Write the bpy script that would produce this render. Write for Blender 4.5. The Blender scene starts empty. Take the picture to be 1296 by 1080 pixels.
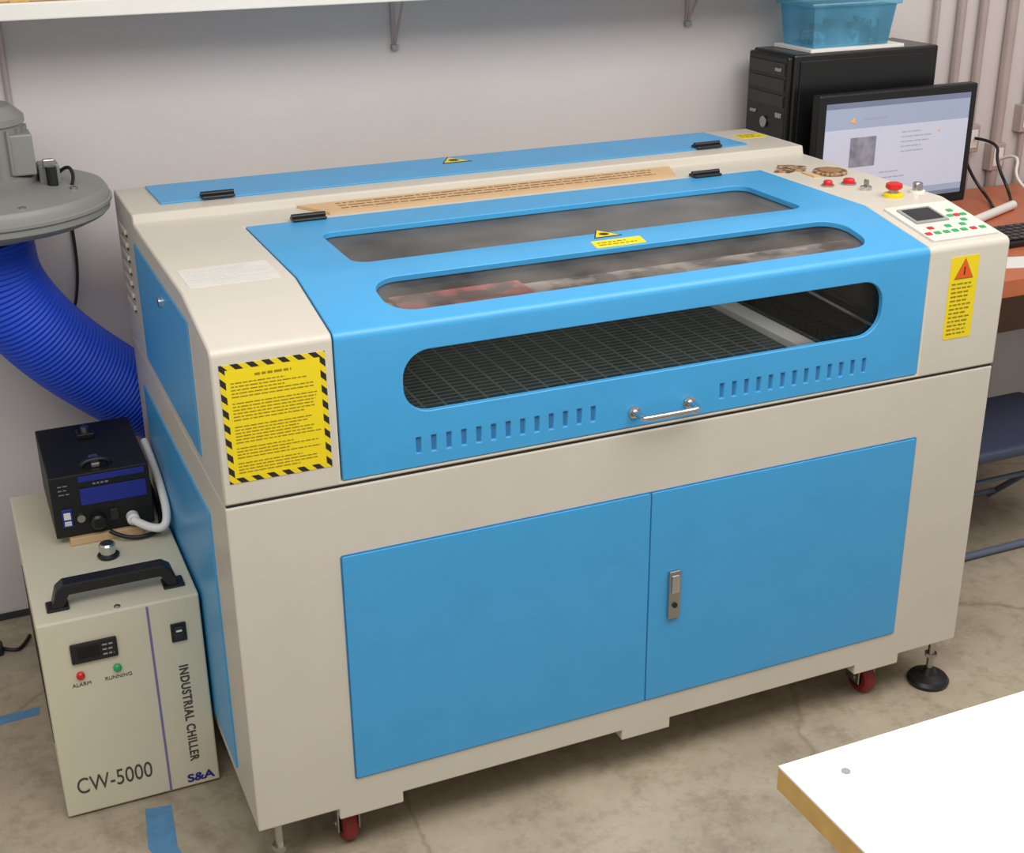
import bpy, bmesh, math, random
from mathutils import Vector, Matrix
random.seed(4)
scene=bpy.context.scene
col=scene.collection
scene.view_settings.view_transform='Standard'
FZ=-.035      # floor height (cabinet bottom is the zero reference + .10)
WY=1.33       # wall plane

# ------------------------------------------------------------ materials
def lin(c):
    return tuple(((v/255)/12.92 if v/255<=0.04045 else (((v/255)+0.055)/1.055)**2.4) for v in c)+(1.0,)
def mat(name,rgb,rough=0.5,metal=0.0,var=0.06,scale=8.0,emit=0.0,bump=0.0,coat=0.0,rgb2=None):
    m=bpy.data.materials.new(name); m.use_nodes=True
    nt=m.node_tree; b=nt.nodes["Principled BSDF"]
    b.inputs["Roughness"].default_value=rough; b.inputs["Metallic"].default_value=metal
    c=lin(rgb)
    tc=nt.nodes.new("ShaderNodeTexCoord"); n=nt.nodes.new("ShaderNodeTexNoise"); n.inputs["Scale"].default_value=scale
    n.inputs["Detail"].default_value=4
    nt.links.new(tc.outputs["Object"],n.inputs["Vector"])
    r=nt.nodes.new("ShaderNodeValToRGB")
    r.color_ramp.elements[0].position=0.3; r.color_ramp.elements[1].position=0.7
    r.color_ramp.elements[0].color=tuple(v*(1-var) for v in c[:3])+(1,)
    r.color_ramp.elements[1].color=tuple(min(1,v*(1+var)) for v in c[:3])+(1,)
    if rgb2:
        r.color_ramp.elements[0].position=0.44; r.color_ramp.elements[1].position=0.58
        r.color_ramp.elements[0].color=c; r.color_ramp.elements[1].color=lin(rgb2)
    nt.links.new(n.outputs["Fac"],r.inputs["Fac"]); nt.links.new(r.outputs["Color"],b.inputs["Base Color"])
    if emit>0:
        nt.links.new(r.outputs["Color"],b.inputs["Emission Color"]); b.inputs["Emission Strength"].default_value=emit
    if coat>0: b.inputs["Coat Weight"].default_value=coat; b.inputs["Coat Roughness"].default_value=0.15
    if bump>0:
        bp=nt.nodes.new("ShaderNodeBump"); bp.inputs["Strength"].default_value=bump; bp.inputs["Distance"].default_value=0.01
        n2=nt.nodes.new("ShaderNodeTexNoise"); n2.inputs["Scale"].default_value=scale*8
        nt.links.new(tc.outputs["Object"],n2.inputs["Vector"])
        nt.links.new(n2.outputs["Fac"],bp.inputs["Height"]); nt.links.new(bp.outputs["Normal"],b.inputs["Normal"])
    return m
CREAM=mat("cream_powder_coat",(202,196,183),0.42,var=0.02,coat=0.1)
BLUE=mat("blue_powder_coat",(64,158,214),0.40,var=0.03,coat=0.12)
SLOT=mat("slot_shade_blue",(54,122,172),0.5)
DARKLINE=mat("dark_gap",(52,50,48),0.8)
BLACK=mat("black_plastic",(22,22,24),0.4)
BLACKM=mat("black_painted_steel",(18,18,19),0.35,coat=0.2)
BLACKP=mat("matt_black_case",(13,13,13),0.55)
VENTB=mat("display_black",(10,10,11),0.8)  # flat black of the chiller display window
INNER=mat("dark_interior",(40,42,42),0.7)
LINER=mat("grey_interior_paint",(66,66,64),0.7)
CHROME=mat("chrome",(205,205,205),0.18,1.0,var=0.02)
STEEL=mat("brushed_steel",(175,173,168),0.35,1.0)
ALU=mat("beam_painted_reflections",(52,48,46),0.5,0.0,scale=11,rgb2=(206,196,188))  # pale patches painted on the beam imitate reflections in the sloping pane
WHITE=mat("white_plastic",(230,228,222),0.4,var=0.02)
RED=mat("red_plastic",(205,30,28),0.35)
REDW=mat("red_polyurethane",(128,26,28),0.45)
PINKR=mat("red_painted_reflection",(96,30,32),0.5,scale=18,rgb2=(228,104,98))  # dark-to-pink blotches imitate a red reflection
GREEN=mat("green_plastic",(40,165,95),0.4)
YEL=mat("yellow_vinyl",(232,208,24),0.45,var=0.02)
INK=mat("black_ink",(30,28,26),0.6,var=0.02)
INKY=mat("olive_print_ink",(140,124,24),0.6,var=0.02)
GREYINK=mat("dark_grey_screen_print",(72,70,64),0.6,var=0.02)
ORANGE=mat("orange_red_ink",(225,90,30),0.5)
CHCREAM=mat("chiller_cream_enamel",(213,207,183),0.45,var=0.02)
PURPLE=mat("purple_stripe",(120,112,160),0.5)
LOGOB=mat("logo_blue",(30,42,136),0.5)
WOOD=mat("laser_plywood",(208,174,132),0.6,var=0.05,scale=10)
DKWOOD=mat("brown_wood",(96,70,50),0.6,scale=60,rgb2=(176,144,108))
MODW=mat("brown_panel",(112,84,64),0.6,var=.1)
GREY=mat("grey_cast_metal",(128,129,125),0.5,var=0.06,coat=0.1)
HOSE=mat("blue_flexible_hose",(16,72,206),0.55,var=0.04)
TAPE=mat("blue_painter_tape",(84,136,178),0.7,var=0.12,scale=30)
DESKO=mat("orange_wood_laminate",(184,102,66),0.4,var=0.06)
NAVY=mat("navy_vinyl",(58,68,90),0.5)
CHBL=mat("grey_blue_enamel_steel",(98,110,130),0.4)
KEYGREY=mat("key_grey",(150,152,150),0.5)
PANELG=mat("panel_overlay_grey",(214,214,206),0.4)
PSUBLUE=mat("psu_label_blue",(30,46,140),0.4)
PSUTXT=mat("psu_dim_lettering",(120,126,150),0.5)
CLEAR=mat("pale_film",(222,220,214),0.18,var=0.04,scale=30)
CONDUIT=mat("painted_conduit",(182,168,164),0.4,0.2)
TABLEW=mat("white_laminate",(250,246,238),0.4,var=0.01)
EDGEW=mat("plywood_edge",(205,165,95),0.7,var=0.12,scale=30)
ENGR=mat("laser_engraving",(150,112,74),.7)
TUBC=mat("turquoise_parts",(24,90,120),.6,scale=40,rgb2=(190,220,210))

def glass(name,tint,t,rgb=(70,66,60),gl=0.10,sc=5,k0=.6,k1=1.6):
    m=bpy.data.materials.new(name); m.use_nodes=True; nt=m.node_tree; nt.nodes.clear()
    o=nt.nodes.new("ShaderNodeOutputMaterial"); tr=nt.nodes.new("ShaderNodeBsdfTransparent"); tr.inputs[0].default_value=tint
    df=nt.nodes.new("ShaderNodeBsdfDiffuse")
    tc=nt.nodes.new("ShaderNodeTexCoord"); n=nt.nodes.new("ShaderNodeTexNoise"); n.inputs["Scale"].default_value=sc; n.inputs["Detail"].default_value=5
    r=nt.nodes.new("ShaderNodeValToRGB"); c=lin(rgb)
    r.color_ramp.elements[0].position=.35; r.color_ramp.elements[1].position=.7
    r.color_ramp.elements[0].color=tuple(v*k0 for v in c[:3])+(1,); r.color_ramp.elements[1].color=tuple(v*k1 for v in c[:3])+(1,)
    nt.links.new(tc.outputs["Object"],n.inputs["Vector"]); nt.links.new(n.outputs["Fac"],r.inputs["Fac"]); nt.links.new(r.outputs[0],df.inputs[0])
    gs=nt.nodes.new("ShaderNodeBsdfGlossy"); gs.inputs["Roughness"].default_value=0.06
    m1=nt.nodes.new("ShaderNodeMixShader"); m1.inputs[0].default_value=t
    nt.links.new(df.outputs[0],m1.inputs[1]); nt.links.new(tr.outputs[0],m1.inputs[2])
    m2=nt.nodes.new("ShaderNodeMixShader"); m2.inputs[0].default_value=gl
    nt.links.new(m1.outputs[0],m2.inputs[1]); nt.links.new(gs.outputs[0],m2.inputs[2]); nt.links.new(m2.outputs[0],o.inputs[0])
    return m
GL_FRONT=glass("clear_smoked_acrylic",(.90,.92,.92,1),0.98,gl=.025)
GL_TOP=glass("smoked_acrylic_painted_reflections",(.80,.80,.80,1),0.55,(130,129,128),gl=.07,sc=3)  # cloudy pale reflections painted into the pane colour
GL_SLOPE=glass("sloping_acrylic_painted_reflections",(.84,.82,.80,1),0.80,(126,122,118),gl=.06,sc=7,k0=.4,k1=2.2)  # strong light and dark blotches paint room reflections into this pane
GL_BIN=glass("turquoise_translucent_plastic",(.62,.90,.98,1),0.68,(110,190,224),gl=.08)

def concrete():
    m=bpy.data.materials.new("worn_concrete"); m.use_nodes=True; nt=m.node_tree; b=nt.nodes["Principled BSDF"]
    tc=nt.nodes.new("ShaderNodeTexCoord")
    n1=nt.nodes.new("ShaderNodeTexNoise"); n1.inputs["Scale"].default_value=1.9; n1.inputs["Detail"].default_value=10; n1.inputs["Roughness"].default_value=.74
    n2=nt.nodes.new("ShaderNodeTexNoise"); n2.inputs["Scale"].default_value=14; n2.inputs["Detail"].default_value=8; n2.inputs["Roughness"].default_value=.75
    r1=nt.nodes.new("ShaderNodeValToRGB"); r1.color_ramp.elements[0].position=.32; r1.color_ramp.elements[1].position=.66
    r1.color_ramp.elements[0].color=lin((154,142,122)); r1.color_ramp.elements[1].color=lin((186,175,155))
    r2=nt.nodes.new("ShaderNodeValToRGB"); r2.color_ramp.elements[0].position=.36; r2.color_ramp.elements[1].position=.52
    r2.color_ramp.elements[0].color=(.72,.69,.65,1); r2.color_ramp.elements[1].color=(1,1,1,1)
    mx=nt.nodes.new("ShaderNodeMixRGB"); mx.blend_type='MULTIPLY'; mx.inputs[0].default_value=.85
    v=nt.nodes.new("ShaderNodeTexVoronoi"); v.feature='DISTANCE_TO_EDGE'; v.inputs["Scale"].default_value=0.6
    nw=nt.nodes.new("ShaderNodeMixRGB"); nw.inputs[0].default_value=.10
    nt.links.new(tc.outputs["Object"],nw.inputs[1]); nt.links.new(n1.outputs["Color"],nw.inputs[2]); nt.links.new(nw.outputs[0],v.inputs["Vector"])
    rv=nt.nodes.new("ShaderNodeValToRGB"); rv.color_ramp.elements[0].position=0.0; rv.color_ramp.elements[1].position=.004
    rv.color_ramp.elements[0].color=(.62,.57,.52,1); rv.color_ramp.elements[1].color=(1,1,1,1)
    mx2=nt.nodes.new("ShaderNodeMixRGB"); mx2.blend_type='MULTIPLY'; mx2.inputs[0].default_value=.7
    for n in (n1,n2): nt.links.new(tc.outputs["Object"],n.inputs["Vector"])
    nt.links.new(n1.outputs["Fac"],r1.inputs[0]); nt.links.new(n2.outputs["Fac"],r2.inputs[0]); nt.links.new(v.outputs["Distance"],rv.inputs[0])
    nt.links.new(r1.outputs[0],mx.inputs[1]); nt.links.new(r2.outputs[0],mx.inputs[2])
    nt.links.new(mx.outputs[0],mx2.inputs[1]); nt.links.new(rv.outputs[0],mx2.inputs[2])
    nt.links.new(mx2.outputs[0],b.inputs["Base Color"]); b.inputs["Roughness"].default_value=.5
    bp=nt.nodes.new("ShaderNodeBump"); bp.inputs["Strength"].default_value=.1; nt.links.new(n2.outputs["Fac"],bp.inputs["Height"]); nt.links.new(bp.outputs[0],b.inputs["Normal"])
    return m
CONC=concrete()
WALL=mat("painted_drywall",(207,201,199),0.75,var=0.03,scale=1.6,bump=0.04)

def stripes(name,c1,c2,k):
    m=bpy.data.materials.new(name); m.use_nodes=True; nt=m.node_tree; b=nt.nodes["Principled BSDF"]
    tc=nt.nodes.new("ShaderNodeTexCoord"); sp=nt.nodes.new("ShaderNodeSeparateXYZ"); nt.links.new(tc.outputs["Object"],sp.inputs[0])
    a=nt.nodes.new("ShaderNodeMath"); a.operation='ADD'
    nt.links.new(sp.outputs[0],a.inputs[0]); nt.links.new(sp.outputs[2],a.inputs[1])
    mu=nt.nodes.new("ShaderNodeMath"); mu.operation='MULTIPLY'; mu.inputs[1].default_value=k; nt.links.new(a.outputs[0],mu.inputs[0])
    fr=nt.nodes.new("ShaderNodeMath"); fr.operation='FRACT'; nt.links.new(mu.outputs[0],fr.inputs[0])
    gt=nt.nodes.new("ShaderNodeMath"); gt.operation='GREATER_THAN'; gt.inputs[1].default_value=.5; nt.links.new(fr.outputs[0],gt.inputs[0])
    mx=nt.nodes.new("ShaderNodeMixRGB"); mx.inputs[1].default_value=lin(c1); mx.inputs[2].default_value=lin(c2)
    nt.links.new(gt.outputs[0],mx.inputs[0]); nt.links.new(mx.outputs[0],b.inputs["Base Color"]); b.inputs["Roughness"].default_value=.5
    return m
HAZ=stripes("hazard_stripes",(226,202,24),(34,32,28),36)

def honeycomb():
    m=bpy.data.materials.new("honeycomb_bed_metal"); m.use_nodes=True; nt=m.node_tree; b=nt.nodes["Principled BSDF"]
    tc=nt.nodes.new("ShaderNodeTexCoord"); br=nt.nodes.new("ShaderNodeTexBrick")
    br.inputs["Scale"].default_value=13; br.inputs["Color1"].default_value=lin((40,52,54)); br.inputs["Color2"].default_value=lin((48,62,63)); br.inputs["Mortar"].default_value=lin((100,112,110))
    br.inputs["Mortar Size"].default_value=.035; br.offset=0; br.inputs["Brick Width"].default_value=.6
    nt.links.new(tc.outputs["Object"],br.inputs["Vector"]); nt.links.new(br.outputs["Color"],b.inputs["Base Color"]); b.inputs["Roughness"].default_value=.5
    return m
BED=honeycomb()

# ------------------------------------------------------------ geometry helpers
def mkobj(name,verts,faces,m=None,smooth=False):
    me=bpy.data.meshes.new(name); me.from_pydata([tuple(v) for v in verts],[],faces); me.update()
    bm=bmesh.new(); bm.from_mesh(me); bmesh.ops.recalc_face_normals(bm,faces=bm.faces); bm.to_mesh(me); bm.free()
    o=bpy.data.objects.new(name,me); col.objects.link(o)
    if m: me.materials.append(m)
    if smooth: smooth_it(me)
    return o
def smooth_it(me,ang=35):
    for p in me.polygons: p.use_smooth=True
    try: me.set_sharp_from_angle(angle=math.radians(ang))
    except Exception: pass
def bevel(o,w,seg=2,ang=35):
    b=o.modifiers.new("bevel","BEVEL"); b.width=w; b.segments=seg; b.limit_method='ANGLE'; b.angle_limit=math.radians(ang)
    return o
def box(name,x0,x1,y0,y1,z0,z1,m,bv=0.0,seg=2):
    v=[(x,y,z) for x in (x0,x1) for y in (y0,y1) for z in (z0,z1)]
    f=[(0,1,3,2),(4,6,7,5),(0,4,5,1),(2,3,7,6),(0,2,6,4),(1,5,7,3)]
    o=mkobj(name,v,f,m)
    if bv>0: bevel(o,bv,seg)
    return o
def join(name,obs,m=None):
    """merge several freshly built pieces into ONE mesh part"""
    dg=bpy.context.evaluated_depsgraph_get()
    bm=bmesh.new(); mats=[]
    for o in obs:
        me=bpy.data.meshes.new_from_object(o.evaluated_get(dg)); me.transform(o.matrix_basis)
        base=len(mats)
        for k in (me.materials[:] or [m]): mats.append(k)
        tmp=bmesh.new(); tmp.from_mesh(me)
        for f in tmp.faces: f.material_index+=base
        tmp.to_mesh(me); tmp.free(); bm.from_mesh(me); bpy.data.meshes.remove(me)
    me=bpy.data.meshes.new(name); bm.to_mesh(me); bm.free()
    for k in mats: me.materials.append(k)
    for o in obs: bpy.data.objects.remove(o)
    r=bpy.data.objects.new(name,me); col.objects.link(r); return r
def bake(o):
    dg=bpy.context.evaluated_depsgraph_get()
    me=bpy.data.meshes.new_from_object(o.evaluated_get(dg)); o.modifiers.clear(); o.data=me; return o
def cut(o,cutters):
    for c in cutters:
        b=o.modifiers.new("cut","BOOLEAN"); b.operation='DIFFERENCE'; b.solver='EXACT'; b.object=c
    bake(o)
    for c in cutters: bpy.data.objects.remove(c)
    return o
def prism(name,prof,x0,x1,m,smooth=True):
    n=len(prof); v=[(x0,a,b) for a,b in prof]+[(x1,a,b) for a,b in prof]
    f=[tuple(range(n)),tuple(range(2*n-1,n-1,-1))]+[(i,(i+1)%n,n+(i+1)%n,n+i) for i in range(n)]
    o=mkobj(name,v,f,m)
    if smooth: smooth_it(o.data,25)
    return o
def fillet(p0,p1,p2,r,n=6):
    a=Vector(p0)-Vector(p1); b=Vector(p2)-Vector(p1); a.normalize(); b.normalize()
    th=a.angle(b); d=r/math.tan(th/2); c=Vector(p1)+(a+b).normalized()*(r/math.sin(th/2))
    s=Vector(p1)+a*d-c; e=Vector(p1)+b*d-c; out=[]
    for i in range(n+1):
        t=i/n; k=s.lerp(e,t); k.normalize(); out.append(tuple(c+k*r))
    return out
def rrect(x0,x1,y0,y1,r,n=8):
    pts=[]
    for cx,cy,a0 in ((x1-r,y1-r,0),(x0+r,y1-r,90),(x0+r,y0+r,180),(x1-r,y0+r,270)):
        for i in range(n+1):
            a=math.radians(a0+90*i/n); pts.append((cx+r*math.cos(a),cy+r*math.sin(a)))
    return pts
def plate(name,pts2,frame,d0,d1,m):
    O,U,V,Wv=frame; n=len(pts2)
    v=[O+U*a+V*b+Wv*d0 for a,b in pts2]+[O+U*a+V*b+Wv*d1 for a,b in pts2]
    f=[tuple(range(n)),tuple(range(2*n-1,n-1,-1))]+[(i,(i+1)%n,n+(i+1)%n,n+i) for i in range(n)]
    return mkobj(name,v,f,m)
def lathe(name,prof,c,m,n=48,axis='Z'):
    v=[];f=[]
    for r,z in prof:
        for i in range(n):
            a=2*math.pi*i/n
            if axis=='Z': v.append((c[0]+r*math.cos(a),c[1]+r*math.sin(a),c[2]+z))
            elif axis=='Y': v.append((c[0]+r*math.cos(a),c[1]-z,c[2]+r*math.sin(a)))
            else: v.append((c[0]+z,c[1]+r*math.cos(a),c[2]+r*math.sin(a)))
    for j in range(len(prof)-1):
        for i in range(n):
            k=(i+1)%n; f.append((j*n+i,j*n+k,(j+1)*n+k,(j+1)*n+i))
    f.append(tuple(range(n))[::-1]); f.append(tuple(range((len(prof)-1)*n,len(prof)*n)))
    return mkobj(name,v,f,m,smooth=True)
def tube(name,pts,r,m,smoothc=True,res=10):
    c=bpy.data.curves.new(name,'CURVE'); c.dimensions='3D'; c.bevel_depth=r; c.bevel_resolution=4; c.use_fill_caps=True
    s=c.splines.new('NURBS' if smoothc else 'POLY'); s.points.add(len(pts)-1)
    for i,p in enumerate(pts): s.points[i].co=(p[0],p[1],p[2],1)
    if smoothc: s.use_endpoint_u=True; s.order_u=3; s.resolution_u=res
    o=bpy.data.objects.new(name,c); col.objects.link(o)
    dg=bpy.context.evaluated_depsgraph_get(); me=bpy.data.meshes.new_from_object(o.evaluated_get(dg))
    bpy.data.objects.remove(o); me.materials.clear(); me.materials.append(m); smooth_it(me,50)
    r_=bpy.data.objects.new(name,me); col.objects.link(r_); return r_
def text(name,body,size,frame,m,sx=1.0,align='LEFT',sp=1.0,off=0.0):
    c=bpy.data.curves.new(name,'FONT'); c.body=body; c.size=size; c.extrude=0.0004; c.align_x=align; c.space_character=sp; c.offset=off
    o=bpy.data.objects.new(name,c); col.objects.link(o)
    dg=bpy.context.evaluated_depsgraph_get(); me=bpy.data.meshes.new_from_object(o.evaluated_get(dg)); bpy.data.objects.remove(o)
    O,U,V,Wv=frame
    for v in me.vertices: v.co=O+U*(v.co.x*sx)+V*v.co.y+Wv*v.co.z
    me.materials.clear(); me.materials.append(m)
    r_=bpy.data.objects.new(name,me); col.objects.link(r_); return r_
def scribble(name,x0,x1,y0,y1,rows,frame,m,hh=0.45,fill=(.6,1.0),word=(.006,.02),gap=.003):
    """lines of unreadably small print"""
    O,U,V,Wv=frame; v=[];f=[]; dy=(y1-y0)/rows
    for i in range(rows):
        yb=y1-(i+1)*dy+dy*(1-hh)/2; yt=yb+dy*hh; x=x0; xe=x0+(x1-x0)*random.uniform(*fill)
        while x<xe:
            w=min(random.uniform(*word),xe-x); k=len(v)
            v+=[O+U*x+V*yb,O+U*(x+w)+V*yb,O+U*(x+w)+V*yt,O+U*x+V*yt]; f.append((k,k+1,k+2,k+3)); x+=w+gap
    o=mkobj(name,v,f,m); return o
def thing(name,loc,label,cat,parts):
    e=bpy.data.objects.new(name,None); e.location=loc; e.empty_display_size=.1; col.objects.link(e)
    e["label"]=label; e["category"]=cat
    for p in parts: par(p,e)
    return e
def wloc(o):
    L=Matrix.Translation(o.location)
    return (o.parent and (wloc(o.parent)@o.matrix_parent_inverse@L)) or L
def par(p,e):
    p.parent=e
    p.matrix_parent_inverse=wloc(e).inverted()
def tag(o,label,cat): o["label"]=label; o["category"]=cat; return o
X,Y,Z=Vector((1,0,0)),Vector((0,1,0)),Vector((0,0,1))
def F_front(y): return (Vector((0,y,0)),X,Z,-Y)
def F_top(z): return (Vector((0,0,z)),X,Y,Z)

# ------------------------------------------------------------ room
fl=box("floor",-2.5,4.2,-3.2,WY,FZ-.1,FZ,CONC); fl["kind"]="structure"
wl=box("wall_back",-2.5,4.2,WY,WY+.1,FZ-.1,2.9,WALL); wl["kind"]="structure"
bb=box("baseboard_back",-2.5,4.2,WY-.008,WY,FZ,FZ+.018,DARKLINE); bb["kind"]="structure"

# ------------------------------------------------------------ laser cutter
W=1.75; D=1.06; Z1=1.162; Z2=1.119; Y1=.229; ZR=1.183; YS=.778
prof=[(0,.826)]+fillet((0,.826),(0,Z2),(Y1,Z1),.016)+[(Y1,Z1),(YS,Z1),(YS+.006,ZR)]+fillet((YS,ZR),(D,ZR),(D,.826),.006,3)+[(D,.826)]
upper=prism("upper_housing",prof,0,W,CREAM)
bay=box("c",.2175,1.5335,-.1,.6565,.834,2,CREAM)
cut(upper,[bay]); smooth_it(upper.data,25); bevel(upper,.004,2,40)
SL=Vector((0,Y1,Z1-Z2)).normalized(); SN=Vector((0,-SL.z,SL.y))
F_slope=(Vector((0,0,Z2)),X,SL,SN)
F_Z1=F_top(Z1); F_ZR=F_top(ZR)
t=.012
lp=[(-.001,.836)]+fillet((-.001,.83),(-.001,Z2+.001),(Y1,Z1+.001),.018,8)+[(Y1,Z1+.001),(.653,Z1+.001),(.653,Z1-t),(Y1+.001,Z1-t),(t,Z2-t*.8),(t,.836)]
lid=prism("lid",lp,.2195,1.5315,BLUE)
cs=[plate("c",rrect(.345,1.418,.945,1.066,.052),F_front(0),-.1,.1,BLUE),
    plate("c",rrect(.345,1.422,.048,.186,.055),F_slope,-.06,.06,BLUE),
    plate("c",rrect(.347,1.40,.272,.528,.035),F_Z1,-.06,.06,BLUE)]
cut(lid,cs)
sl=[]
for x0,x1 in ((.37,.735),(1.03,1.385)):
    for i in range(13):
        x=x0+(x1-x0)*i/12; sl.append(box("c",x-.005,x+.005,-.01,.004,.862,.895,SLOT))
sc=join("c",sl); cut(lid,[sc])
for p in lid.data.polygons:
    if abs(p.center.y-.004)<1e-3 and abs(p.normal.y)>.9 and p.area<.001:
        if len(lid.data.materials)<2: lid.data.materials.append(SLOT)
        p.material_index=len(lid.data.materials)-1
smooth_it(lid.data,22); bevel(lid,.002,2,50)
pane1=plate("window_pane",rrect(.335,1.428,.935,1.076,.06),F_front(t),-.001,-.005,GL_FRONT); pane1["label"]="clear smoked acrylic window with rounded ends"
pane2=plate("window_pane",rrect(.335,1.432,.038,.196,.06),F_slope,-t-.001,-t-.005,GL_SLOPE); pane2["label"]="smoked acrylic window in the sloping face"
pane3=plate("window_pane",rrect(.337,1.41,.262,.538,.04),F_Z1,-t-.001,-t-.005,GL_TOP); pane3["label"]="smoked acrylic window with pale reflections painted in"
handle=join("handle",[tube("h",[(.826,-.002,.868),(.826,-.032,.868),(.828,-.042,.868),(.838,-.044,.868),(.94,-.044,.868),(.95,-.042,.868),(.952,-.032,.868),(.952,-.002,.868)],.0065,CHROME),
    lathe("h",[(.013,0),(.013,.004),(.009,.006)],(.826,-.001,.868),CHROME,axis='Y'),lathe("h",[(.013,0),(.013,.004),(.009,.006)],(.952,-.001,.868),CHROME,axis='Y')])
handle["label"]="chrome pull handle"
def tri(cx,cy,s): return [(cx-s/2,cy-s*.4),(cx+s/2,cy-s*.4),(cx,cy+s*.5)]
def warn(name,cx,cy,s,F):
    a=plate("a",tri(cx,cy,s),F,0,.0008,INK); b=plate("a",tri(cx,cy,s*.84),F,.0008,.0012,YEL)
    st=[]
    for k in range(8):
        an=math.pi*k/8; d=Vector((math.cos(an),math.sin(an))); n=Vector((-d.y,d.x)); L=s*.17; w=s*.014; c0=Vector((cx,cy-s*.08))
        st.append(plate("a",[tuple(c0+d*L+n*w),tuple(c0-d*L+n*w),tuple(c0-d*L-n*w),tuple(c0+d*L-n*w)],F,.0012,.0015,INK))
    return join(name,[a,b]+st)
FZ1=F_top(Z1+.001)
wt=warn("warning_sticker",.885,.262,.066,FZ1); wt["label"]="yellow triangular laser warning sticker"
FS2=(F_slope[0]+SN*.001,X,SL,SN)
wl2=join("warning_label",[plate("a",rrect(.835,.95,.192,.224,.003),FS2,0,.0008,YEL),scribble("a",.845,.94,.198,.218,2,(FS2[0]+SN*.001,X,SL,SN),INKY)])
for p in (pane1,pane2,pane3,handle,wt,wl2): par(p,lid)
# interior
lpz=[(.02,.836),(.02,1.095),(.23,1.14),(.655,1.14),(.655,.836)]
liner=join("interior_liner",[prism("a",lpz,.2185,.2205,LINER,False),prism("a",lpz,1.5305,1.5325,LINER,False),box("a",.22,1.53,.651,.6555,.836,1.14,LINER),box("a",.22,1.53,.014,.655,.8345,.838,INNER)])
bed=box("honeycomb_bed",.26,1.49,.03,.63,.846,.858,BED)
railw=join("bed_frame",[box("a",1.336,1.384,.09,.64,.858,.878,WHITE,.003),box("a",1.36,1.50,.075,.10,.858,.878,WHITE,.003)])
chain=join("cable_chain",[box("a",1.43,1.48,.10+i*.022,.118+i*.022,.86,.885,BLACK,.002) for i in range(22)]+[tube("a",[(1.50,.05+k*.012,.90+k*.012),(1.49,.35,.92+k*.01),(1.50,.62,.93+k*.012)],.004,[BLACK,KEYGREY,BLACK,INNER][k]) for k in range(4)])
gantry=join("gantry",[box("a",.225,1.525,.165,.235,1.055,1.088,ALU,.003),box("a",.26,1.49,.158,.1655,1.06,1.072,STEEL,.001)])
refl=join("red_reflection_plate",[box("a",.40,.68,.125,.240,1.0885,1.096,PINKR,.003)])  # thin red plate added in place of a reflection on the sloping window
# lower cabinet: one outline with downward tabs
ol=[(.001,.10),(.168,.10),(.168,.074),(.306,.074),(.306,.10),(.82,.10),(.82,.074),(.942,.074),(.942,.10),(1.45,.10),(1.45,.074),(1.578,.074),(1.578,.10),(W-.001,.10),(W-.001,.820),(.001,.820)]
lower=plate("lower_cabinet",ol,F_front(.002),0,-(D-.004),CREAM); bevel(lower,.003,2,40)
seam=box("seam_gasket",.004,W-.004,.005,D-.005,.8195,.8265,DARKLINE)
def door(x0,x1):
    d=plate("door",rrect(x0,x1,.168,.677,.004,2),F_front(.002),0,.004,BLUE); bevel(d,.0012,2); return d
d1=door(.208,.8715); d2=door(.8745,1.552)
gapshade=plate("door_gap_shade",rrect(.205,1.555,.165,.680,.005,2),F_front(.002),0,.0008,SLOT)  # darker blue sheet behind the doors, paints the shade in their gaps
latch=join("latch",[box("a",.919,.948,-.011,-.002,.368,.484,STEEL,.003),box("a",.924,.943,-.014,-.011,.432,.474,CHROME,.002),lathe("a",[(.006,0),(.006,.003)],(.9335,-.011,.402),INK,20,'Y')])
latch["label"]="brushed steel flush latch with keyhole"
par(latch,d2)
sp1=join("side_panel",[box("a",-.003,.0,.185,.79,.85,1.118,BLUE,.001),lathe("a",[(.011,0),(.011,.006)],(-.003-.006,.47,1.075),CHROME,24,'X')])
sp1["label"]="blue side access panel with round key lock"
sp2=box("side_panel",-.003,.002,.17,.93,.14,.735,BLUE,.001)
lou=join("vent_louvre",[box("a",-.006,.001,.90,1.0,.93+i*.03,.942+i*.03,CREAM,.003) for i in range(7)]+[box("a",-.002,.001,.90,1.0,.924+i*.03,.93+i*.03,DARKLINE) for i in range(7)])
rear=plate("rear_panel",[(.075,.852),(1.62,.852),(1.60,1.045),(.072,1.045)],F_ZR,0,.004,BLUE); bevel(rear,.001)
def hinge(x,y,z):
    return join("hinge",[box("a",x-.038,x+.038,y-.018,y+.018,z,z+.007,BLACK,.003),tube("a",[(x-.038,y,z+.009),(x+.038,y,z+.009)],.006,BLACK,False)])
hs=[hinge(.36,.655,Z1+.001),hinge(1.37,.652,Z1+.001),hinge(.205,.862,ZR+.003),hinge(1.50,.862,ZR+.003)]
st=warn("warning_sticker",.835,1.0,.08,F_top(ZR+.004)); par(st,rear)
lab=join("yellow_label",[plate("a",rrect(1.655,1.735,.93,.985,.003),F_ZR,0,.0006,YEL),scribble("a",1.662,1.728,.937,.98,3,F_top(ZR+.0008),INKY)])
film=join("clear_film_label",[plate("a",rrect(.02,.195,.245,.375,.004),F_Z1,0,.0006,CLEAR),scribble("a",.03,.185,.28,.36,6,F_top(Z1+.0008),PANELG)])
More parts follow.
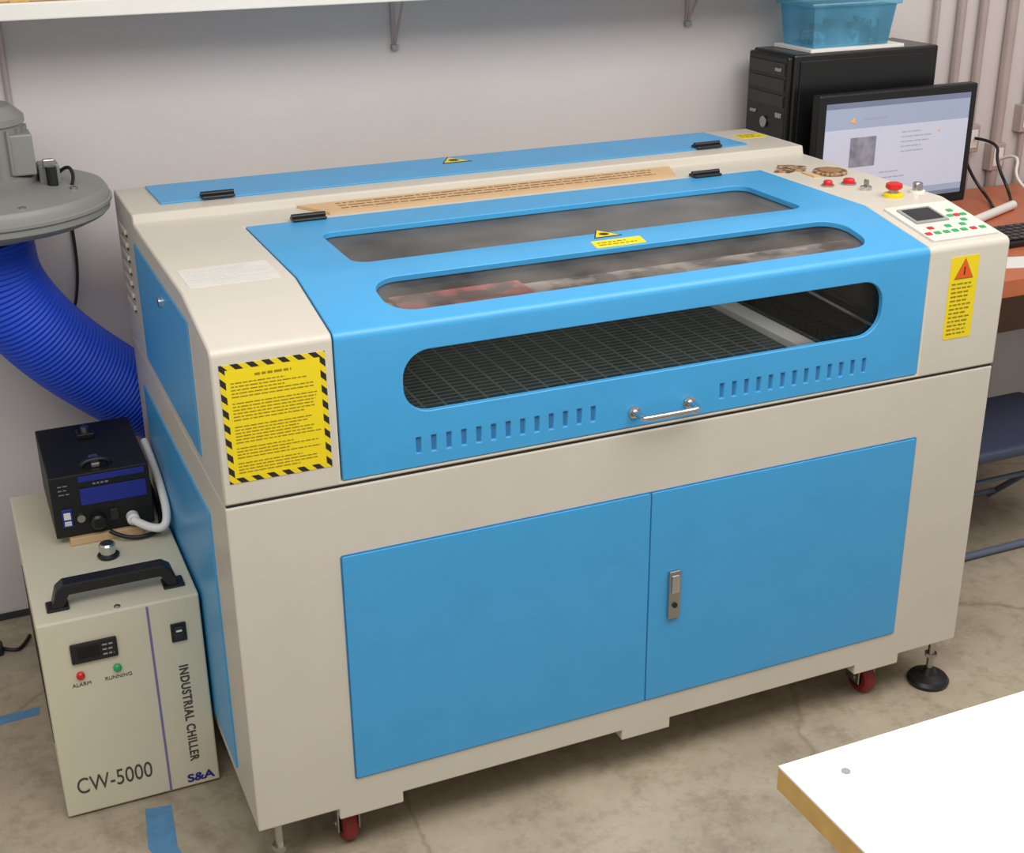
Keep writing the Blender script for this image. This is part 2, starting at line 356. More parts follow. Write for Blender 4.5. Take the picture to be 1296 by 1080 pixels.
# front notice
FN=F_front(0)
n0,n1,m0,m1=.014,.202,.868,1.092
bt=.010
fr=[plate("a",[(n0,m0),(n1,m0),(n1,m0+bt),(n0,m0+bt)],FN,0,.0009,HAZ),plate("a",[(n0,m1-bt),(n1,m1-bt),(n1,m1),(n0,m1)],FN,0,.0009,HAZ),
    plate("a",[(n0,m0+bt),(n0+bt,m0+bt),(n0+bt,m1-bt),(n0,m1-bt)],FN,0,.0009,HAZ),plate("a",[(n1-bt,m0+bt),(n1,m0+bt),(n1,m1-bt),(n1-bt,m1-bt)],FN,0,.0009,HAZ)]
fr.append(plate("a",[(n0+bt,m0+bt),(n1-bt,m0+bt),(n1-bt,m1-bt),(n0+bt,m1-bt)],FN,0,.0008,YEL))
FT=F_front(-.0011)
fr.append(scribble("a",.075,.14,1.066,1.071,1,FT,INKY,.9,(1,1),(.006,.014)))
for zz0,zz1,rw in ((1.028,1.06,5),(.985,1.022,6),(.942,.978,6),(.913,.937,4),(.884,.908,4)):
    fr.append(scribble("a",.032,.186,zz0,zz1,rw,FT,INKY,.34,(.6,1.0),(.004,.014),.002))
notice=join("safety_notice",fr); notice["label"]="yellow safety notice with black hazard striped border"
ry=[plate("a",rrect(1.592,1.668,.905,1.092,.004),FN,0,.0009,YEL)]
ry.append(scribble("a",1.600,1.660,.912,1.035,13,FT,INKY,.4,(.8,1.0),(.006,.016),.003))
ry.append(plate("a",tri(1.63,1.062,.052),F_front(-.0009),0,.0006,INKY)); ry.append(plate("a",tri(1.63,1.062,.046),F_front(-.0015),0,.0004,ORANGE)); ry.append(box("a",1.6285,1.6315,-.0024,-.0019,1.050,1.068,INK))
rlabel=join("warning_label",ry); rlabel["label"]="tall yellow label with orange-red warning triangle"
# keypad
kp=[plate("a",rrect(1.556,1.735,.022,.20,.006),F_slope,0,.005,PANELG),plate("a",rrect(1.575,1.665,.105,.18,.003),F_slope,.005,.008,KEYGREY),plate("a",rrect(1.583,1.657,.115,.172,.002),F_slope,.008,.009,INNER)]
keypad=join("control_panel",kp)
keys=[]
for (a,b,mm) in ((1.568,.055,RED),(1.592,.055,GREEN),(1.616,.055,GREEN),(1.64,.055,GREEN),(1.664,.055,GREEN),(1.69,.055,RED),(1.715,.055,GREEN),(1.70,.15,GREEN),(1.682,.125,GREEN),(1.718,.125,GREEN),(1.70,.10,GREEN),(1.70,.125,RED),(1.592,.08,RED),(1.64,.08,GREEN),(1.68,.08,GREEN)):
    k=plate("key",rrect(a-.0075,a+.0075,b-.006,b+.006,.002,3),F_slope,.005,.0065,mm); keys.append(k); par(k,keypad)
def at(x,y): return (x,y,Z1)
estop=join("emergency_stop_button",[lathe("a",[(.023,0),(.023,.007),(.018,.009)],at(1.645,.275),YEL),lathe("a",[(.011,.007),(.011,.02)],at(1.645,.275),STEEL),lathe("a",[(.016,.018),(.0195,.022),(.0185,.03),(.012,.033)],at(1.645,.275),RED)])
btn=[]
for x,y,r,mm in ((1.575,.43,.011,RED),(1.632,.425,.014,RED)):
    btn.append(join("push_button",[lathe("a",[(r+.004,0),(r+.004,.004)],at(x,y),STEEL),lathe("a",[(r,.004),(r,.011),(r*.8,.014)],at(x,y),mm)]))
key=join("key_switch",[lathe("a",[(.014,0),(.014,.007),(.011,.009)],at(1.633,.36),CHROME),box("a",1.631,1.635,.352,.368,Z1+.009,Z1+.024,STEEL,.001)])
usb=join("socket",[lathe("a",[(.018,0),(.018,.005)],at(1.722,.285),WHITE),lathe("a",[(.012,.005),(.012,.020),(.010,.024)],at(1.722,.285),CHROME)])
cutter=thing("laser_cutting_machine",(W/2,D/2,FZ),"large cream and blue laser cutter with windowed lid, two doors","laser cutter",
  [upper,lid,liner,bed,railw,chain,gantry,lower,seam,gapshade,d1,d2,sp1,sp2,lou,rear,lab,film,notice,rlabel,keypad,estop,key,usb]+btn+hs)
par(refl,gantry)
# casters, feet
def caster(x,y):
    R=.042; zc=FZ+R
    return join("caster",[lathe("a",[(.012,-.016),(.036,-.016),(R,-.011),(R,.011),(.036,.016),(.012,.016)],(x,y,zc),REDW,40,'X'),
    lathe("a",[(.024,-.018),(.024,.018)],(x,y,zc),BLACK,24,'X'),lathe("a",[(.008,-.027),(.008,.027)],(x,y,zc),CHROME,12,'X'),
    box("a",x-.025,x-.020,y-.022,y+.030,zc-.012,zc+.052,STEEL,.002),box("a",x+.020,x+.025,y-.022,y+.030,zc-.012,zc+.052,STEEL,.002),
    box("a",x-.025,x+.025,y-.022,y+.045,zc+.048,zc+.056,STEEL,.002),lathe("a",[(.026,0),(.026,.012)],(x,y+.02,zc+.056),STEEL,24),box("a",x-.035,x+.035,y-.025,y+.06,.071,.077,STEEL,.001)])
for x,y in ((.20,.078),(1.535,.078),(.20,.97),(1.535,.97)):
    c=caster(x,y); c["label"]="red-wheeled swivel caster"; par(c,cutter)
for x,y in ((.042,.012),(1.712,.035),(.055,1.0),(1.71,1.0)):
    f=join("levelling_foot",[lathe("a",[(.050,0),(.052,.010),(.046,.018),(.02,.026),(.012,.042)],(x,y,FZ),BLACK),lathe("a",[(.0085,.04),(.0085,.137)],(x,y,FZ),STEEL,20),lathe("a",[(.016,.075),(.016,.085)],(x,y,FZ),STEEL,6)])
    f["label"]="black levelling foot on threaded rod"; par(f,cutter)

# ------------------------------------------------------------ things on the cutter
strip=plate("wooden_strip",[(.415,.677),(1.30,.677),(1.335,.772),(.365,.772)],F_top(Z1+.0002),0,.006,WOOD)
eng=scribble("engraving",.45,1.27,.692,.762,3,F_top(Z1+.0066),ENGR,.38,(.96,1.0),(.006,.04),.005)
e_=thing("engraved_wooden_strip",(.85,.72,Z1),"long thin tan plywood strip with engraved lines on the cutter","wooden strip",[strip,eng])
cst=lathe("disc",[(.04,0),(.042,.002),(.042,.006),(.04,.008)],(1.665,.545,Z1),DKWOOD)
ring=lathe("engraved_ring",[(.028,.008),(.028,.0095),(.02,.0095)],(1.665,.545,Z1),ENGR)
d_=thing("wooden_coaster",(1.665,.545,Z1),"round brown engraved wooden coaster beside the buttons","coaster",[cst,ring])
pc=plate("wooden_offcut",[(1.545,.61),(1.575,.59),(1.60,.60),(1.615,.58),(1.65,.625),(1.62,.655),(1.59,.665),(1.575,.64)],F_top(Z1),0,.005,DKWOOD); tag(pc,"small brown laser-cut wooden offcut on the cutter","wooden offcut")
pc2=plate("wooden_offcut",[(1.60,.52),(1.618,.515),(1.618,.575),(1.602,.578)],F_top(Z1),0,.004,WOOD); tag(pc2,"small pale wooden sliver next to the coaster","wooden offcut")

# ------------------------------------------------------------ chiller (built at reference spot, then settled on the floor)
def settle(e):
    """the chiller group stands 3.5 cm lower, 5 cm further back and is 2 % larger than drafted"""
    k=1.0186; p=e.location.copy(); base=Vector((-.18,.65,0)); nb=Vector((-.1765,.702,FZ))
    e.location=nb+(p-base)*k; e.scale=(k,k,k)
cx0,cx1,cy0,cy1,cz0,cz1=-.342,-.016,.33,.985,.006,.48
body=box("body",cx0,cx1,cy0,cy1,cz0,cz1,CHCREAM,.004)
stripe=box("front_stripe",-.126,-.121,cy0-.0008,cy0+.001,.01,.474,PURPLE)
disp=join("display",[box("a",-.285,-.192,cy0-.008,cy0,.378,.424,BLACK,.003),box("a",-.272,-.228,cy0-.009,cy0-.008,.39,.414,VENTB),scribble("a",-.222,-.198,.385,.418,3,F_front(cy0-.0085),KEYGREY,.35,(.8,1),(.006,.01))])
al=lathe("alarm_light",[(.0085,0),(.0085,.006),(.005,.009)],(-.272,cy0,.348),RED,24,'Y')
rn=lathe("running_light",[(.0085,0),(.0085,.006),(.005,.009)],(-.198,cy0,.348),GREEN,24,'Y')
F1=lambda x,z:(Vector((x,cy0-.0006,z)),X,Z,-Y)
t1=text("alarm_lettering","ALARM",.012,F1(-.272,.322),GREYINK,align='CENTER'); t2=text("running_lettering","RUNNING",.012,F1(-.198,.322),GREYINK,align='CENTER')
sw=join("power_switch",[box("a",-.082,-.050,cy0-.005,cy0,.378,.422,BLACK,.002),box("a",-.076,-.056,cy0-.010,cy0-.004,.384,.416,INNER,.003),box("a",-.072,-.060,cy0-.0108,cy0-.0098,.405,.409,WHITE)])
tv=text("industrial_chiller_lettering","INDUSTRIAL CHILLER",.0265,(Vector((-.074,cy0-.0006,.318)),-Z,X,-Y),GREYINK,sx=.86,sp=1.14,off=.0007)
tc_=text("model_lettering","CW-5000",.056,F1(-.316,.059),GREYINK,sx=.70,off=.0)
lg=text("logo","S&A",.028,(Vector((-.057,cy0-.0006,.018)),X,Z,-Y),LOGOB,1.2,'CENTER',off=.0008)
hd=join("carry_handle",[bevel(plate("a",[(-.305,.481),(-.292,.524),(-.276,.536),(-.074,.536),(-.058,.524),(-.045,.481),(-.068,.481),(-.082,.511),(-.268,.511),(-.282,.481)],F_front(.376),0,-.036,BLACK),.003),
   box("a",-.315,-.270,.372,.415,.48,.487,BLACK,.003),box("a",-.080,-.035,.372,.415,.48,.487,BLACK,.003)])
capf=join("filler_cap",[lathe("a",[(.022,0),(.024,.006),(.02,.009)],(-.165,.575,cz1),BLACK),lathe("a",[(.017,.008),(.018,.03),(.015,.034)],(-.165,.575,cz1),CHROME,12)])
scr=lathe("screw",[(.007,0),(.007,.002),(.004,.004)],(-.18,.345,cz1),STEEL,16)
fts=[lathe("foot",[(.014,0),(.016,.006)],(x,y,0),BLACK,16) for x in (-.31,-.05) for y in (.37,.94)]
vent=join("side_vent",[box("a",cx0-.0012,cx0,.45+i*.03,.462+i*.03,.12,.36,DARKLINE) for i in range(14)])
settle(thing("industrial_chiller",(-.18,.65,0),"cream metal water chiller with black handle, display and vertical lettering","chiller",[body,stripe,disp,al,rn,t1,t2,sw,tv,tc_,lg,hd,capf,scr,vent]+fts))

shim=box("wooden_shim",-.235,-.075,.655,.93,.4804,.499,WOOD,.002)
settle(thing("wooden_board",(-.15,.79,.48),"thin pine board under the black power unit","wooden board",[shim]))
px0,px1,py0,py1,pz0,pz1=-.262,-.046,.665,.965,.4992,.648
pb=box("case",px0,px1,py0,py1,pz0,pz1,BLACKP,.003)
pbl=box("blue_front_strip",-.20,-.056,py0-.003,py0,.572,.612,PSUBLUE,.001)
psb=box("blue_lower_strip",-.20,-.056,py0-.002,py0,.628,.642,PSUBLUE,.0005)
pst=scribble("front_lettering",-.17,-.13,.616,.625,1,F_front(py0-.0007),PSUTXT,.5,(.8,.9),(.005,.012))
plm=scribble("front_mark",-.245,-.215,.60,.63,3,F_front(py0-.0007),PSUTXT,.3,(.5,1),(.006,.012))
psw=join("socket",[box("a",-.245,-.222,py0-.004,py0,.525,.57,LOGOB,.002),box("a",-.241,-.226,py0-.006,py0-.004,.545,.562,WHITE,.001),box("a",-.241,-.226,py0-.006,py0-.004,.530,.541,PANELG,.001)])
psw["label"]="blue and white connector"
pk=lathe("knob",[(.019,0),(.017,.02),(.012,.024)],(-.170,py0,.532),BLACK,24,'Y')
pk2=lathe("knob",[(.010,0),(.009,.012)],(-.205,py0,.545),STEEL,20,'Y')
prs=box("rocker_switch",-.142,-.124,py0-.006,py0,.525,.553,INNER,.002)
ph=join("carry_handle",[tube("a",[(-.185,.70,pz1),(-.185,.70,pz1+.010),(-.155,.70,pz1+.016),(-.125,.70,pz1+.010),(-.125,.70,pz1)],.006,BLACK),box("a",-.166,-.146,.685,.74,pz1,pz1+.012,STEEL,.003)])
pf=join("top_fitting",[box("a",-.175,-.135,.86,.90,pz1,pz1+.014,BLACK,.003),lathe("a",[(.009,.014),(.009,.026)],(-.155,.88,pz1),STEEL,12)])
settle(thing("power_supply",(-.154,.81,pz0),"black metal power supply with blue front strip on the chiller","power supply",[pb,pbl,psb,pst,plm,psw,pk,pk2,prs,ph,pf]))
wh=tube("tube",[(-.026,.86,.62),(-.022,.80,.60),(-.020,.70,.57),(-.022,.62,.535),(-.035,.60,.51),(-.07,.61,.515),(-.095,.640,.525)],.0095,WHITE)
plg=lathe("plug",[(.014,0),(.014,.02),(.010,.024)],(-.095,.663,.525),WHITE,20,'Y')
settle(thing("water_hose",(-.05,.65,.5),"white flexible hose curving from the power unit over the chiller","hose",[wh,plg]))
bc=tube("wire",[(-.03,.90,.53),(-.03,.78,.515),(-.03,.67,.500),(-.05,.625,.488),(-.12,.625,.488),(-.15,.640,.51)],.005,BLACK)
settle(thing("black_cable",(-.08,.7,.49),"thin black cable between power unit and chiller","cable",[bc]))

# ------------------------------------------------------------ blower and hose
bx,by,bz=-.285,1.03,1.156
bl=[lathe("fan_housing",[(.11,-.045),(.13,-.035),(.24,-.01),(.262,0),(.270,.008),(.270,.046),(.262,.058),(.20,.070),(.12,.078)],(bx,by,bz),GREY,64)]
bl.append(lathe("rim_band",[(.272,.022),(.276,.025),(.276,.032),(.272,.035)],(bx,by,bz),GREY,64))
mo=[lathe("a",[(.122,.076),(.124,.092),(.104,.098),(.104,.205),(.110,.208),(.110,.222),(.085,.246),(.03,.25)],(bx,by,bz),GREY,48)]
for i in range(20):
    a=2*math.pi*i/20; c_,s_=math.cos(a),math.sin(a)
    mo.append(plate("a",[(.100,.105),(.112,.105),(.112,.20),(.100,.20)],(Vector((bx,by,bz)),Vector((c_,s_,0)),Z,Vector((-s_,c_,0))),-.003,.003,GREY))
mo.append(box("a",bx+.04,bx+.115,by-.085,by-.01,bz+.10,bz+.19,GREY,.004))
bl.append(join("motor",mo))
bl.append(join("junction_box",[box("a",-.165,-.12,.97,1.03,bz+.070,bz+.115,GREY,.004),lathe("a",[(.012,0),(.012,.045)],(-.14,.95,bz+.070),BLACK,16),box("a",-.155,-.13,.955,.97,bz+.112,bz+.13,STEEL,.003),tube("a",[(-.12,1.0,bz+.09),(-.10,.99,bz+.11),(-.09,.97,bz+.085),(-.10,.95,bz+.070)],.004,BLACK)]))
bl.append(box("mounting_arm",bx-.03,bx+.03,by+.25,WY,bz+.01,bz+.045,STEEL,.002))
bl.append(lathe("bolt",[(.009,0),(.009,.012)],(-.10,.92,bz+.060),STEEL,6)); bl.append(lathe("bolt",[(.009,0),(.009,.012)],(-.22,.80,bz+.052),STEEL,6))
thing("extraction_blower",(bx,by,bz),"round grey metal extraction blower with motor mounted near the wall","blower",bl)
def hose(name,P,r,m,pitch=.012,amp=.0028,n=40):
    P=[Vector(p) for p in P]; P=[2*P[0]-P[1]]+P+[2*P[-1]-P[-2]]; path=[]
    for i in range(1,len(P)-2):
        for k in range(60):
            tt=k/60; a,b,c,d=P[i-1:i+3]
            path.append(.5*((2*b)+(c-a)*tt+(2*a-5*b+4*c-d)*tt*tt+(3*b-a-3*c+d)*tt**3))
    path.append(P[-2]); res=[path[0]]; acc=0; step=pitch/5
    for i in range(1,len(path)):
        seg=path[i]-path[i-1]; L=seg.length; dd=step-acc
        while dd<=L: res.append(path[i-1]+seg*(dd/L)); dd+=step
        acc=(acc+L)%step
    v=[];f=[];up=Vector((.3,1,.2)).normalized()
    for i,p in enumerate(res):
        tg=(res[min(i+1,len(res)-1)]-res[max(i-1,0)]).normalized(); u=(up-tg*up.dot(tg)).normalized(); w=tg.cross(u); up=u
        rr=r+amp*math.cos(2*math.pi*i/5)
        for k in range(n):
            a=2*math.pi*k/n; v.append(p+u*(rr*math.cos(a))+w*(rr*math.sin(a)))
    for i in range(len(res)-1):
        for k in range(n):
            q=(k+1)%n; f.append((i*n+k,i*n+q,(i+1)*n+q,(i+1)*n+k))
    o=mkobj(name,v,f,m)
    for p in o.data.polygons: p.use_smooth=True
    return o
hz=hose("exhaust_hose",[(-.295,1.05,1.106),(-.285,1.06,1.0),(-.24,1.08,.90),(-.17,1.11,.80),(-.08,1.15,.70),(.02,1.185,.61),(.14,1.19,.555),(.3,1.19,.53)],.100,HOSE)
tag(hz,"thick ribbed bright blue flexible duct hanging from the grey blower","duct hose")
cb=tube("wire",[(-.085,WY-.006,1.14),(-.08,WY-.006,1.0),(-.085,WY-.006,.9),(-.11,WY-.006,.8),(-.25,WY-.006,.72),(-.5,WY-.006,.76)],.004,BLACK)
thing("wall_cable",(-.09,WY,.9),"thin black cable hanging against the wall behind the duct","cable",[cb])
fc=tube("cord",[(-.8,1.14,FZ+.006),(-.55,1.10,FZ+.006),(-.50,1.16,FZ+.006),(-.46,1.15,FZ+.012)],.005,BLACK)
fc2=tube("cord",[(-.42,1.15,FZ+.012),(-.39,1.13,FZ+.006),(-.365,1.16,FZ+.006),(-.35,1.2,FZ+.006)],.005,BLACK)
fp=box("plug",-.46,-.42,1.13,1.168,FZ,FZ+.03,BLACK,.006)
thing("power_lead",(-.45,1.15,FZ),"black power lead with plug lying on the concrete floor","power lead",[fc,fc2,fp])

# ------------------------------------------------------------ shelf above
sb=box("shelf_board",-1.3,2.1,1.06,WY,1.573,1.61,WHITE,.003)
def bracket(x,zz):
    return join("shelf_bracket",[box("a",x-.006,x+.006,WY-.008,WY,zz,1.573,CONDUIT,.001),tube("a",[(x,WY-.008,zz+.012),(x,WY-.025,zz+.03),(x,WY-.06,zz+.08),(x,WY-.10,1.57)],.004,CONDUIT),box("a",x-.009,x+.009,WY-.018,WY,zz-.005,zz+.01,KEYGREY,.002)])
brs=[bracket(.80,1.43),bracket(1.70,1.445)]
thing("wall_shelf",(.4,1.2,1.573),"long white shelf fixed to the wall with thin metal brackets","shelf",[sb]+brs)
for i,(a,b) in enumerate(((-.35,.06),(.66,.95))):
    o=box("carton",a,b,1.08,1.27,1.6105,1.75,WOOD,.004)
    o2=box("packing_tape",a+(b-a)*.45,a+(b-a)*.55,1.078,1.272,1.6105,1.7512,EDGEW)
    e=thing("cardboard_box",((a+b)/2,1.17,1.61),"brown cardboard box standing on the white shelf","box",[o,o2])
cd_=tube("wall_conduit",[(-.185,WY-.008,1.33),(-.185,WY-.008,1.572)],.007,CONDUIT,False); tag(cd_,"short thin painted conduit on the wall under the shelf","conduit")

# ------------------------------------------------------------ floor tape
tp1=plate("floor_tape",[(-.62,.80),(-.362,.815),(-.358,.85),(-.62,.84)],F_top(FZ+.0002),0,.0006,TAPE); tag(tp1,"strip of blue painter's tape stuck on concrete beside the chiller","tape")
tp2=plate("floor_tape",[(-.20,.02),(-.135,.03),(-.125,.12),(-.14,.19),(-.127,.335),(-.183,.345),(-.198,.21),(-.175,.14)],F_top(FZ+.0002),0,.0006,TAPE); tag(tp2,"torn blue tape strip on concrete in front of the chiller","tape")

# ------------------------------------------------------------ white table near viewer
tt=join("table_top",[box("a",.50,1.95,-2.0,-1.0,.798,.801,TABLEW),box("a",.50,1.95,-2.0,-1.0,.765,.798,EDGEW)])
lg4=[box("leg",x-.03,x+.03,y-.03,y+.03,FZ,.765,EDGEW,.003) for x,y in ((.75,-1.15),(1.85,-1.15),(.75,-1.9),(1.85,-1.9))]
sc1=lathe("screw",[(.006,0),(.006,.001)],(.572,-1.045,.801),KEYGREY,16)
thing("work_table",(1.2,-1.5,FZ),"white laminate topped work table with raw plywood edge","table",[tt,sc1]+lg4)

# ------------------------------------------------------------ desk and computer
DZ=.86
dt=box("desk_top",1.86,3.5,.405,1.285,DZ-.05,DZ,DESKO,.003)
dl=[box("leg",x-.025,x+.025,y-.025,y+.025,FZ,DZ-.05,BLACKM,.003) for x,y in ((1.93,.47),(3.4,.47),(1.93,1.2),(3.4,1.2))]
mp=box("modesty_panel",1.95,3.4,1.21,1.235,.35,DZ-.05,MODW)
thing("desk",(2.7,.85,FZ),"orange-brown wood laminate desk holding a computer","desk",[dt,mp]+dl)
a0=1.885
tb=box("case",a0,a0+.505,1.04,1.25,DZ+.012,1.378,BLACKM,.006)
fpn=join("front_panel",[box("a",a0-.018,a0,1.045,1.245,DZ+.02,1.372,BLACK,.006)]+[box("a",a0-.021,a0-.017,1.055,1.235,z,z+.035,BLACKM,.002) for z in (1.32,1.275,1.23)]+[lathe("a",[(.016,-.004),(.016,0)],(a0-.02,1.145,1.18),STEEL,24,'X'),lathe("a",[(.055,-.003),(.055,0)],(a0-.018,1.145,1.08),STEEL,32,'X'),lathe("a",[(.048,-.006),(.048,0)],(a0-.018,1.145,1.08),BLACK,32,'X'),box("a",a0-.024,a0-.018,1.07,1.10,1.33,1.34,STEEL,.001),box("a",a0-.022,a0-.018,1.06,1.09,1.20,1.215,STEEL,.002),box("a",a0-.022,a0-.018,1.19,1.22,1.20,1.21,STEEL,.002)])
spn=box("side_panel",a0+.02,a0+.485,1.0365,1.04,DZ+.04,1.36,BLACKM,.002)
tft=[box("foot",x-.02,x+.02,y-.015,y+.015,DZ,DZ+.012,BLACK) for x in (a0+.05,a0+.45) for y in (1.07,1.22)]
thing("computer_tower",(2.1,1.14,DZ),"black desktop computer tower standing behind the monitor","computer",[tb,fpn,spn]+tft)
pap=box("paper_tray",1.945,2.27,1.05,1.235,1.3785,1.388,WHITE,.001); tag(pap,"flat white tray lying on top of the computer tower","tray")
def taper(name,x0,x1,y0,y1,z0,z1,e,m,solid=.002):
    v=[(x0,y0,z0),(x1,y0,z0),(x1,y1,z0),(x0,y1,z0),(x0-e,y0-e,z1),(x1+e,y0-e,z1),(x1+e,y1+e,z1),(x0-e,y1+e,z1)]
    o=mkobj(name,v,[(3,2,1,0),(0,1,5,4),(1,2,6,5),(2,3,7,6),(3,0,4,7)],m)
    s=o.modifiers.new("s","SOLIDIFY"); s.thickness=solid; s.offset=-1; bevel(o,.006); return o
bn=taper("tub",1.965,2.225,1.07,1.215,1.3885,1.50,.012,GL_BIN)
bl_=box("tub_lid",1.94,2.25,1.048,1.237,1.50,1.512,GL_BIN,.004)
ct=[box("stored_part",1.985+i*.038,2.016+i*.038,1.078+.004*(i%3),1.17+.01*(i%2),1.3915,1.43+.014*(i%3),[TUBC,NAVY,CHBL,TUBC,INNER,TUBC][i],.006) for i in range(6)]
thing("storage_tub",(2.09,1.14,1.3885),"translucent turquoise plastic storage tub with lid on the computer tower","storage box",[bn,bl_]+ct)
my=.95
mb=join("bezel",[box("a",1.915,2.475,my,my+.035,.925,1.275,BLACK,.005)])
SCR=mat("lcd_pale_blue",(146,158,180),.3,emit=.32,var=.05,scale=2)
SCRW=mat("lcd_white_page",(176,180,196),.3,emit=.38,var=.02)
SCRG=mat("lcd_grey_image",(126,126,138),.3,emit=.28,var=.3,scale=30)
SCRO=mat("lcd_orange",(225,160,80),.3,emit=.3)
SCRT=mat("lcd_text_grey",(150,154,172),.3,emit=.28)
SCRB=mat("lcd_taskbar",(110,120,142),.3,emit=.25)
scn=join("screen",[plate("a",[(1.94,.955),(2.45,.955),(2.45,1.25),(1.94,1.25)],F_front(my-.0005),0,.001,SCR),
  plate("a",[(1.94,.985),(2.45,.985),(2.45,1.175),(1.94,1.175)],F_front(my-.0015),0,.0006,SCRW),
  plate("a",[(1.94,1.235),(2.45,1.235),(2.45,1.25),(1.94,1.25)],F_front(my-.0015),0,.0006,SCRB),
  plate("a",[(1.94,.955),(2.45,.955),(2.45,.967),(1.94,.967)],F_front(my-.0015),0,.0006,SCRB),
  plate("a",[(2.03,1.065),(2.12,1.065),(2.12,1.15),(2.03,1.15)],F_front(my-.0022),0,.0006,SCRG),
  plate("a",[(2.025,1.196),(2.043,1.19),(2.037,1.208)],F_front(my-.0022),0,.0006,SCRO),
  plate("a",[(2.34,1.148),(2.35,1.144),(2.347,1.154)],F_front(my-.0028),0,.0006,SCRO),
  scribble("a",2.07,2.15,1.195,1.207,1,F_front(my-.0022),SCRT,.5,(1,1),(.01,.02)),
  scribble("a",2.21,2.33,1.09,1.16,5,F_front(my-.0025),SCRT,.22,(.5,.9),(.01,.03)),
  scribble("a",2.14,2.25,1.0,1.05,3,F_front(my-.0025),SCRT,.22,(.5,.9),(.01,.03))])
mst=join("stand",[box("a",2.16,2.22,my+.036,my+.06,DZ+.01,1.1,BLACK,.004),box("a",2.07,2.31,my-.07,my+.075,DZ,DZ+.012,BLACK,.004)])
thing("computer_monitor",(2.19,my,DZ),"black widescreen monitor showing a pale web page on the desk","monitor",[mb,scn,mst])
kb=box("keyboard_body",2.36,2.82,.64,.80,DZ,DZ+.018,BLACK,.005)
kk=join("keys",[box("a",2.372+c*.0292,2.372+c*.0292+.025,.652+r_*.028,.652+r_*.028+.023,DZ+.018,DZ+.024,BLACKM,.002) for c in range(15) for r_ in range(5)])
thing("keyboard",(2.59,.72,DZ),"black computer keyboard on the orange desk","keyboard",[kb,kk])
ptube=tube("paper_roll",[(2.42,.87,DZ+.0145),(2.72,1.0,DZ+.0145)],.014,WHITE,False); tag(ptube,"slim white rolled paper tube lying on the desk","paper roll")
pq=plate("paper_sheet",[(2.20,.50),(2.30,.47),(2.36,.56),(2.25,.59)],F_top(DZ+.0002),0,.0015,WHITE); tag(pq,"small sheet of white paper on the orange desk","paper")
mus=lathe("computer_mouse",[(.028,0),(.034,.01),(.028,.026),(.014,.034)],(2.42,.55,DZ),BLACK); tag(mus,"small black computer mouse near the desk edge","computer mouse")
for pp,cm in (([(2.50,1.10,.866),(2.56,1.16,.866),(2.62,1.20,.89),(2.63,1.21,.98),(2.58,1.24,1.02),(2.60,1.28,.96)],BLACK),([(2.66,1.02,.866),(2.72,1.10,.866),(2.70,1.16,.92),(2.66,1.18,1.0),(2.68,1.24,1.07),(2.70,1.28,1.05)],BLACK),([(2.76,1.05,.866),(2.80,1.10,.88),(2.76,1.14,.98),(2.82,1.2,1.03),(2.79,1.28,1.03)],BLACK),([(2.90,1.08,.866),(2.86,1.16,.90),(2.92,1.2,.99),(2.91,1.28,.95)],WHITE)):
    o=tube("computer_cable",pp,.005,cm); tag(o,("white" if cm is WHITE else "black")+" cable looping from the desk up to the wall outlet","cable"); o["group"]="cables behind the monitor"
q=WY
for x,zb,r in ((2.60,1.00,.010),(2.70,1.09,.014),(2.79,1.07,.014),(2.91,1.00,.018),(3.02,1.12,.010)):
    j=join("junction_box",[box("a",x-.03,x+.03,q-.038,q,zb-.09,zb,CONDUIT,.003),box("a",x-.02,x+.02,q-.041,q-.038,zb-.075,zb-.015,WHITE,.002)])
    pz=tube("pipe",[(x,q-.019,FZ),(x,q-.019,2.6)],r,CONDUIT,False)
    e=thing("electrical_conduit",(x,q-.02,FZ),"painted metal electrical conduit with box running up the wall","conduit",[j,pz]); e["group"]="conduits on the wall by the desk"

# ------------------------------------------------------------ folding stool
sx0,sx1,sy0,sy1,sz=2.13,2.60,.40,.74,.325
seat=box("seat",sx0,sx1,sy0,sy1,sz,sz+.035,NAVY,.015,3)
lgs=[]
for x in (sx0-.012,sx1+.012):
    dx=.022 if x<2.4 else -.022
    lgs.append(tube("leg",[(x,sy0+.09,FZ+.010),(x,sy1-.03,sz+.01)],.010,CHBL,False))
    lgs.append(tube("leg",[(x+dx,sy1+.06,FZ+.010),(x+dx,sy0+.03,sz+.0)],.010,CHBL,False))
cr=[tube("crossbar",[(sx0-.02,sy0+.09,FZ+.014),(sx1+.02,sy0+.09,FZ+.014)],.011,CHBL,False),tube("crossbar",[(sx0+.01,sy1+.03,.005),(sx1-.01,sy1+.03,.005)],.009,CHBL,False),tube("crossbar",[(sx0-.012,.60,.15),(sx1+.012,.60,.15)],.008,CHBL,False)]
thing("folding_stool",(2.38,.64,FZ),"folding stool with dark navy seat and crossed grey-blue steel legs","stool",[seat]+lgs+cr)
zf=FZ+.006
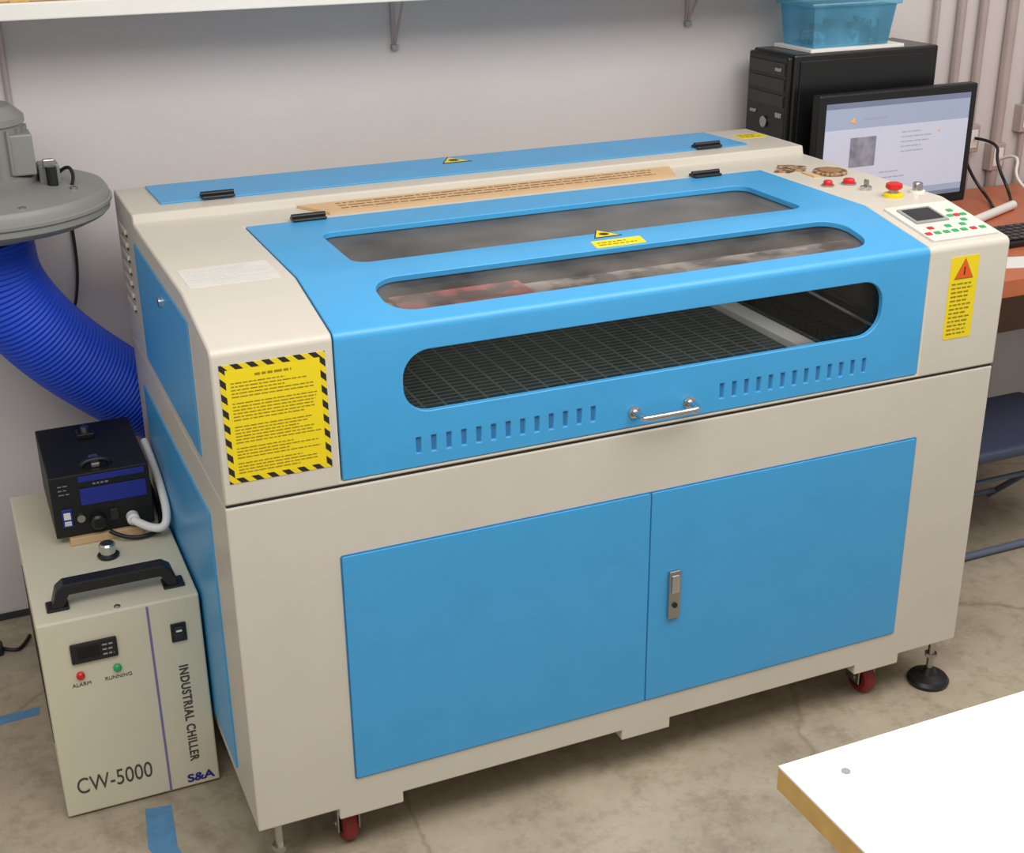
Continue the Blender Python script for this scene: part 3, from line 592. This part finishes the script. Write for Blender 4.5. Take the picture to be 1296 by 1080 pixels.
cab=tube("floor_cable",[(1.83,.16,.60),(1.835,.16,.45),(1.83,.15,.3),(1.815,.16,.1),(1.82,.2,.0),(1.84,.30,zf),(1.80,.40,zf),(1.74,.25,zf),(1.66,.13,zf),(1.61,.22,zf),(1.68,.5,zf)],.006,BLACK); tag(cab,"black cable hanging beside the cutter and curling over the floor","cable")

# ------------------------------------------------------------ light
def area(name,loc,tgt,size,sy,power,color):
    l=bpy.data.lights.new(name,'AREA'); l.shape='RECTANGLE'; l.size=size; l.size_y=sy; l.energy=power; l.color=color
    o=bpy.data.objects.new(name,l); o.location=loc; d=Vector(tgt)-Vector(loc); o.rotation_euler=d.to_track_quat('-Z','Y').to_euler(); col.objects.link(o)
area("ceiling_light",(1.2,-1.1,2.85),(1.1,-.2,.4),2.6,1.2,58,(1.0,.962,.915))
area("ceiling_light",(-.9,-1.4,2.85),(-.2,.2,.5),1.6,1.2,26,(1.0,.962,.915))
area("ceiling_light",(2.9,-.2,2.85),(2.6,.6,.6),1.2,1.2,13,(1.0,.92,.87))
area("added_bed_fill",(.875,.262,1.135),(.875,.34,.85),1.15,.02,.8,(1.0,.98,.94))  # added fill under the lid to brighten bed and rail, no real lamp
w=bpy.data.worlds.new("room_ambient"); scene.world=w; w.use_nodes=True
w.node_tree.nodes["Background"].inputs[0].default_value=(.98,.958,.945,1); w.node_tree.nodes["Background"].inputs[1].default_value=.44

# ------------------------------------------------------------ camera
yaw,pitch,roll,f=0.4065,0.4001,-0.011,1679.98
fw=Vector((math.sin(yaw)*math.cos(pitch),math.cos(yaw)*math.cos(pitch),-math.sin(pitch)))
r=Vector((math.cos(yaw),-math.sin(yaw),0)); u=r.cross(fw)
r2=r*math.cos(roll)+u*math.sin(roll); u2=-r*math.sin(roll)+u*math.cos(roll)
M=Matrix((r2,u2,-fw)).transposed().to_4x4(); M.translation=Vector((-0.3689,-2.1591,1.877))
cdat=bpy.data.cameras.new("camera"); cdat.sensor_width=36; cdat.lens=f/1296*36; cdat.clip_start=.05
co=bpy.data.objects.new("camera",cdat); co.matrix_world=M; col.objects.link(co); scene.camera=co
